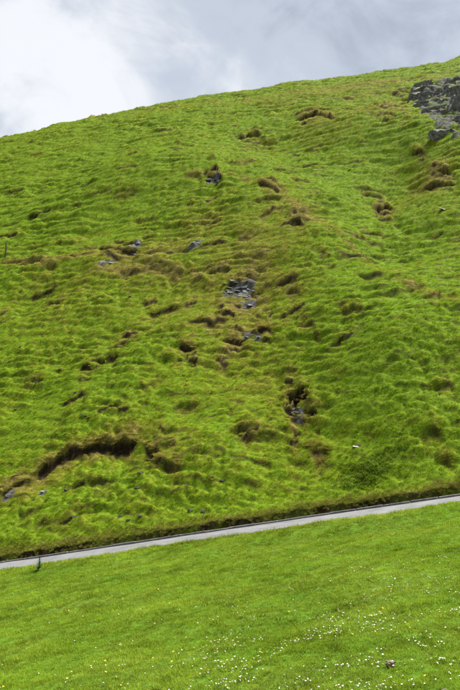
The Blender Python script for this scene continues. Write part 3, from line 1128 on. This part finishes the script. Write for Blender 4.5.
lip(0, 42, .8, 'tan grass tussock on the lip of the long earth scar above the road', 'tussocks along the long earth scar')
lip(1, 14, .8, 'brown grass tussock in the clump at the low end of the long earth scar', 'tussocks at the low end of the scar')
for i in (2, 3):
    lip(i, 10, .8, 'tan grass tussock in the broken turf past the high end of the long earth scar', 'tussocks past the high end of the scar')
for i in (4, 5):
    lip(i, 10, .85, 'dry tussock hanging over the dark hollow with stones', 'tussocks round the dark hollow')
lip(6, 7, .8, 'tan tussock on the small step between the dark hollow and the flat whitish slab', 'tussocks on the small step')
for i in (7, 8, 9, 10, 11):
    lip(i, 7, .9, 'brown tussock on the broken turf round the bare stony patch', 'tussocks round the bare stony patch')
for i in (12, 13):
    lip(i, 9, .95, 'dry tussock on the earth ledge above the row of light stones', 'tussocks on the earth ledge')
for i in (15, 19, 20):
    lip(i, 8, .5, 'brown tussock on the eroded brow of the spur', 'tussocks on the spur')
for i in (17, 18):
    lip(i, 10, .5, 'dry tussock on the brown ledges below the skyline', 'tussocks below the skyline')
for i in (21, 22, 23, 24, 25):
    lip(i, 8, .5, 'brown tussock on the scars in the gully below the crag', 'tussocks in the gully below the crag')
for i in (26, 27, 28):
    lip(i, 8, .5, 'brown tussock on the ledges beside the limestone crag', 'tussocks beside the crag')


# ------------------------------------------------------------------ fence post
def build_post():
    x, y = hit(5, 259)
    bm = bmesh.new()
    r = random.Random(3)
    rings = []
    for j, (h, w) in enumerate([(-.25, .055), (0, .055), (.4, .055), (.8, .053), (1.32, .052), (1.37, .03)]):
        rings.append([bm.verts.new((w * math.cos(k * math.pi / 4) * r.uniform(.92, 1.08) + .01 * math.sin(h * 3), w * math.sin(k * math.pi / 4) * r.uniform(.92, 1.08), h)) for k in range(8)])
    for a, b in zip(rings[:-1], rings[1:]):
        for k in range(8):
            bm.faces.new((a[k], a[(k + 1) % 8], b[(k + 1) % 8], b[k]))
    bm.faces.new(rings[-1]); bm.faces.new(rings[0][::-1])
    me = bpy.data.meshes.new('fence_post'); bm.to_mesh(me); bm.free()
    me.materials.append(M_wood)
    o = link('fence_post', me)
    o.location = (x, y, H(x, y))
    o.rotation_euler = (.02, .03, .3)
    tag(o, 'thin dark wooden post standing alone on the hillside', 'post')


build_post()


# ------------------------------------------------------------------ thistle at the roadside
def build_thistle():
    x, y = hit(38, 571.5)
    root = bpy.data.objects.new('thistle', None)
    COL.objects.link(root)
    root.location = (x, y, H(x, y))
    root.rotation_euler = (0, .04, 0)
    tag(root, 'dark green thistle standing upright at the near edge of the road', 'thistle')
    r = random.Random(4)
    bm = bmesh.new()
    rings = []
    for h, w in [(-.03, .012), (.15, .010), (.30, .008), (.42, .006)]:
        rings.append([bm.verts.new((w * math.cos(k * math.pi / 3) + .02 * math.sin(h * 6), w * math.sin(k * math.pi / 3), h)) for k in range(6)])
    for a, b in zip(rings[:-1], rings[1:]):
        for k in range(6):
            bm.faces.new((a[k], a[(k + 1) % 6], b[(k + 1) % 6], b[k]))
    bm.faces.new(rings[-1])
    me = bpy.data.meshes.new('stem'); bm.to_mesh(me); bm.free(); me.materials.append(M_thistle)
    link('stem', me, root)
    # a lobed, spiny leaf
    pts = [(0, .010)]
    for k in range(6):
        t = (k + .5) / 6
        w = .055 * math.sin(math.pi * (t * .85 + .12))
        pts += [(t - .05, w * .45), (t + .02, w)]
    V, F = [], []
    for k, (t, w) in enumerate(pts):
        zc = .22 * t - .28 * t * t
        V += [(t, -w, zc + w * .4), (t, 0, zc), (t, w, zc + w * .4)]
        if k:
            a = 3 * (k - 1); b = 3 * k
            F += [(a, b, b + 1, a + 1), (a + 1, b + 1, b + 2, a + 2)]
    leaf = mesh_np('leaf', np.array(V), np.array(F), M_thistle, smooth=False)
    for k in range(30):
        o = link('leaf', leaf, root)
        h = .02 + .36 * max(0, k - 8) / 22
        s = (.24 if k < 12 else .19) * (1.1 - .5 * k / 30)
        o.scale = (s, s * 2.3, s)
        o.location = (.02 * math.sin(h * 6), 0, h)
        o.rotation_euler = (0, -r.uniform(.2, .9) - .25 * k / 22, k * 2.4 + r.uniform(-.3, .3))
    bud = stone_mesh('flower_bud', 77, .032, .032, .045, M_thflower, 26, .05)
    for k, (dx, dz) in enumerate([(.012, .445), (-.015, .41), (.035, .40)]):
        o = link('flower_bud', bud, root)
        o.location = (dx, .01 * (k - 1), dz)
    # a few basal grass leaves round it
    return root


build_thistle()


def build_clod():
    x, y = hit(391, 667)
    bm = bmesh.new()
    bmesh.ops.create_icosphere(bm, subdivisions=3, radius=1)
    for v in bm.verts:
        n = float(fbm(np.array([v.co.x * 2.2 + 5]), np.array([v.co.y * 2.2 + v.co.z * 1.7]), 3, 301)[0])
        f = 1 + .32 * n
        v.co = Vector((v.co.x * .062 * f, v.co.y * .052 * f, v.co.z * .034 * f))
    me = bpy.data.meshes.new('clod'); bm.to_mesh(me); bm.free(); me.materials.append(M_moss)
    o = link('dung_clod', me)
    o.location = (x, y, H(x, y) + .03)
    tag(o, 'brown lumpy clod of dried dung among the meadow daisies', 'clod')


build_clod()


# ------------------------------------------------------------------ flowers
def flower_mesh(name, petals, rad, pw, stem, mp, me_, seed, cup=.15):
    r = random.Random(seed)
    V, F, FM = [], [], []
    # stem
    for k in range(3):
        a = k * 2.094
        V.append((.0012 * math.cos(a), .0012 * math.sin(a), 0))
    for k in range(3):
        a = k * 2.094
        V.append((.0012 * math.cos(a), .0012 * math.sin(a), stem))
    for k in range(3):
        F.append((k, (k + 1) % 3, 3 + (k + 1) % 3)); FM.append(2)
        F.append((k, 3 + (k + 1) % 3, 3 + k)); FM.append(2)
    for p in range(petals):
        a = 2 * math.pi * p / petals + r.uniform(-.1, .1)
        ca, sa = math.cos(a), math.sin(a)
        q = rad * r.uniform(.9, 1.08)
        b = len(V)
        for (t, w) in ((.25, .35), (.7, 1.0), (1.0, .6)):
            z = stem + cup * rad * t
            for s in (-1, 1):
                V.append((ca * q * t - sa * s * pw * w / 2, sa * q * t + ca * s * pw * w / 2, z))
        for j in (0, 2):
            F.append((b + j, b + j + 1, b + j + 3)); FM.append(0)
            F.append((b + j, b + j + 3, b + j + 2)); FM.append(0)
    b = len(V)
    V.append((0, 0, stem + .3 * rad))
    for k in range(6):
        a = k * math.pi / 3
        V.append((.32 * rad * math.cos(a), .32 * rad * math.sin(a), stem + .08 * rad))
    for k in range(6):
        F.append((b, b + 1 + k, b + 1 + (k + 1) % 6)); FM.append(1)
    return mesh_np(name, V, F, [mp, me_, M_stem], smooth=False, fmat=FM)


DAISY = [flower_mesh('daisy', 11, .0088, .005, s, M_petal, M_eye, 700 + i) for i, s in enumerate((.045, .06, .07, .05))]
BUTTER = [flower_mesh('buttercup', 5, .013, .014, s, M_butter, M_butter, 720 + i, .6) for i, s in enumerate((.09, .11, .13, .10))]


def flowers():
    r = np.random.default_rng(41)
    n = 14000
    y = sample_y(r, n, 7.6, 24, lambda t: (9 / t) ** 1.2)
    x = (r.random(n) - .5) * .70 * y
    v = -(y - kerb_y(x) + RW)
    p = (.07 + .93 * sm(14.5, 8.5, y + .35 * x * -1)) * sm(-.25, .55, fbm(x / .9, y / .9, 2, 251) + .25 * sm(-2.5, 2.5, x) - .05)
    p = p * (.35 + .65 * sm(-2.6, .8, x)) * sm(.2, 1.5, v)
    k = r.random(n) < p * 1.0
    x, y = x[k], y[k]
    z = Hn(x, y)
    order = np.argsort(y)
    x, y, z = x[order], y[order], z[order]
    rest = []
    for i in range(len(x)):
        me = DAISY[r.integers(4)]
        tilt = (r.normal(-.25, .3), r.normal(0, .3), r.random() * 6.28)
        s = r.uniform(.8, 1.2)
        if i < 290:
            o = link('daisy', me)
            o.location = (x[i], y[i], z[i] - .004); o.rotation_euler = tilt; o.scale = (s, s, s)
            tag(o, 'small white daisy with yellow centre in the meadow grass', 'daisy', 'daisies in the meadow')
        else:
            rest.append((i, me, tilt, s))
    if rest:
        bm = bmesh.new()
        from mathutils import Euler
        for i, me, tilt, s in rest:
            t = me.copy()
            t.transform(Matrix.Translation((x[i], y[i], z[i] - .004)) @ Euler(tilt).to_matrix().to_4x4() @ Matrix.Scale(s, 4))
            bm.from_mesh(t)
            bpy.data.meshes.remove(t)
        me = bpy.data.meshes.new('far_daisies'); bm.to_mesh(me); bm.free()
        for m in (M_petal, M_eye, M_stem):
            me.materials.append(m)
        o = link('daisy_drift', me)
        tag(o, 'thin drift of tiny white daisies farther up the meadow', 'daisies', kind='stuff')
    print('daisies', len(x))
    n = 4000
    y = sample_y(r, n, 7.6, 24, lambda t: (9 / t) ** 1.2)
    x = (r.random(n) - .5) * .70 * y
    v = -(y - kerb_y(x) + RW)
    p = (.12 + .88 * sm(15, 8, y)) * sm(-.5, .6, fbm(x / 1.2, y / 1.2, 2, 261)) * sm(.2, 1.5, v)
    k = r.random(n) < p * .13
    x, y = x[k], y[k]
    z = Hn(x, y)
    print('buttercups', len(x))
    for i in range(len(x)):
        o = link('buttercup', BUTTER[r.integers(4)])
        s = r.uniform(.8, 1.15)
        o.location = (x[i], y[i], z[i] - .004)
        o.rotation_euler = (r.normal(-.2, .25), r.normal(0, .25), r.random() * 6.28); o.scale = (s, s, s)
        tag(o, 'small yellow buttercup in the meadow grass', 'buttercup', 'buttercups in the meadow')


flowers()
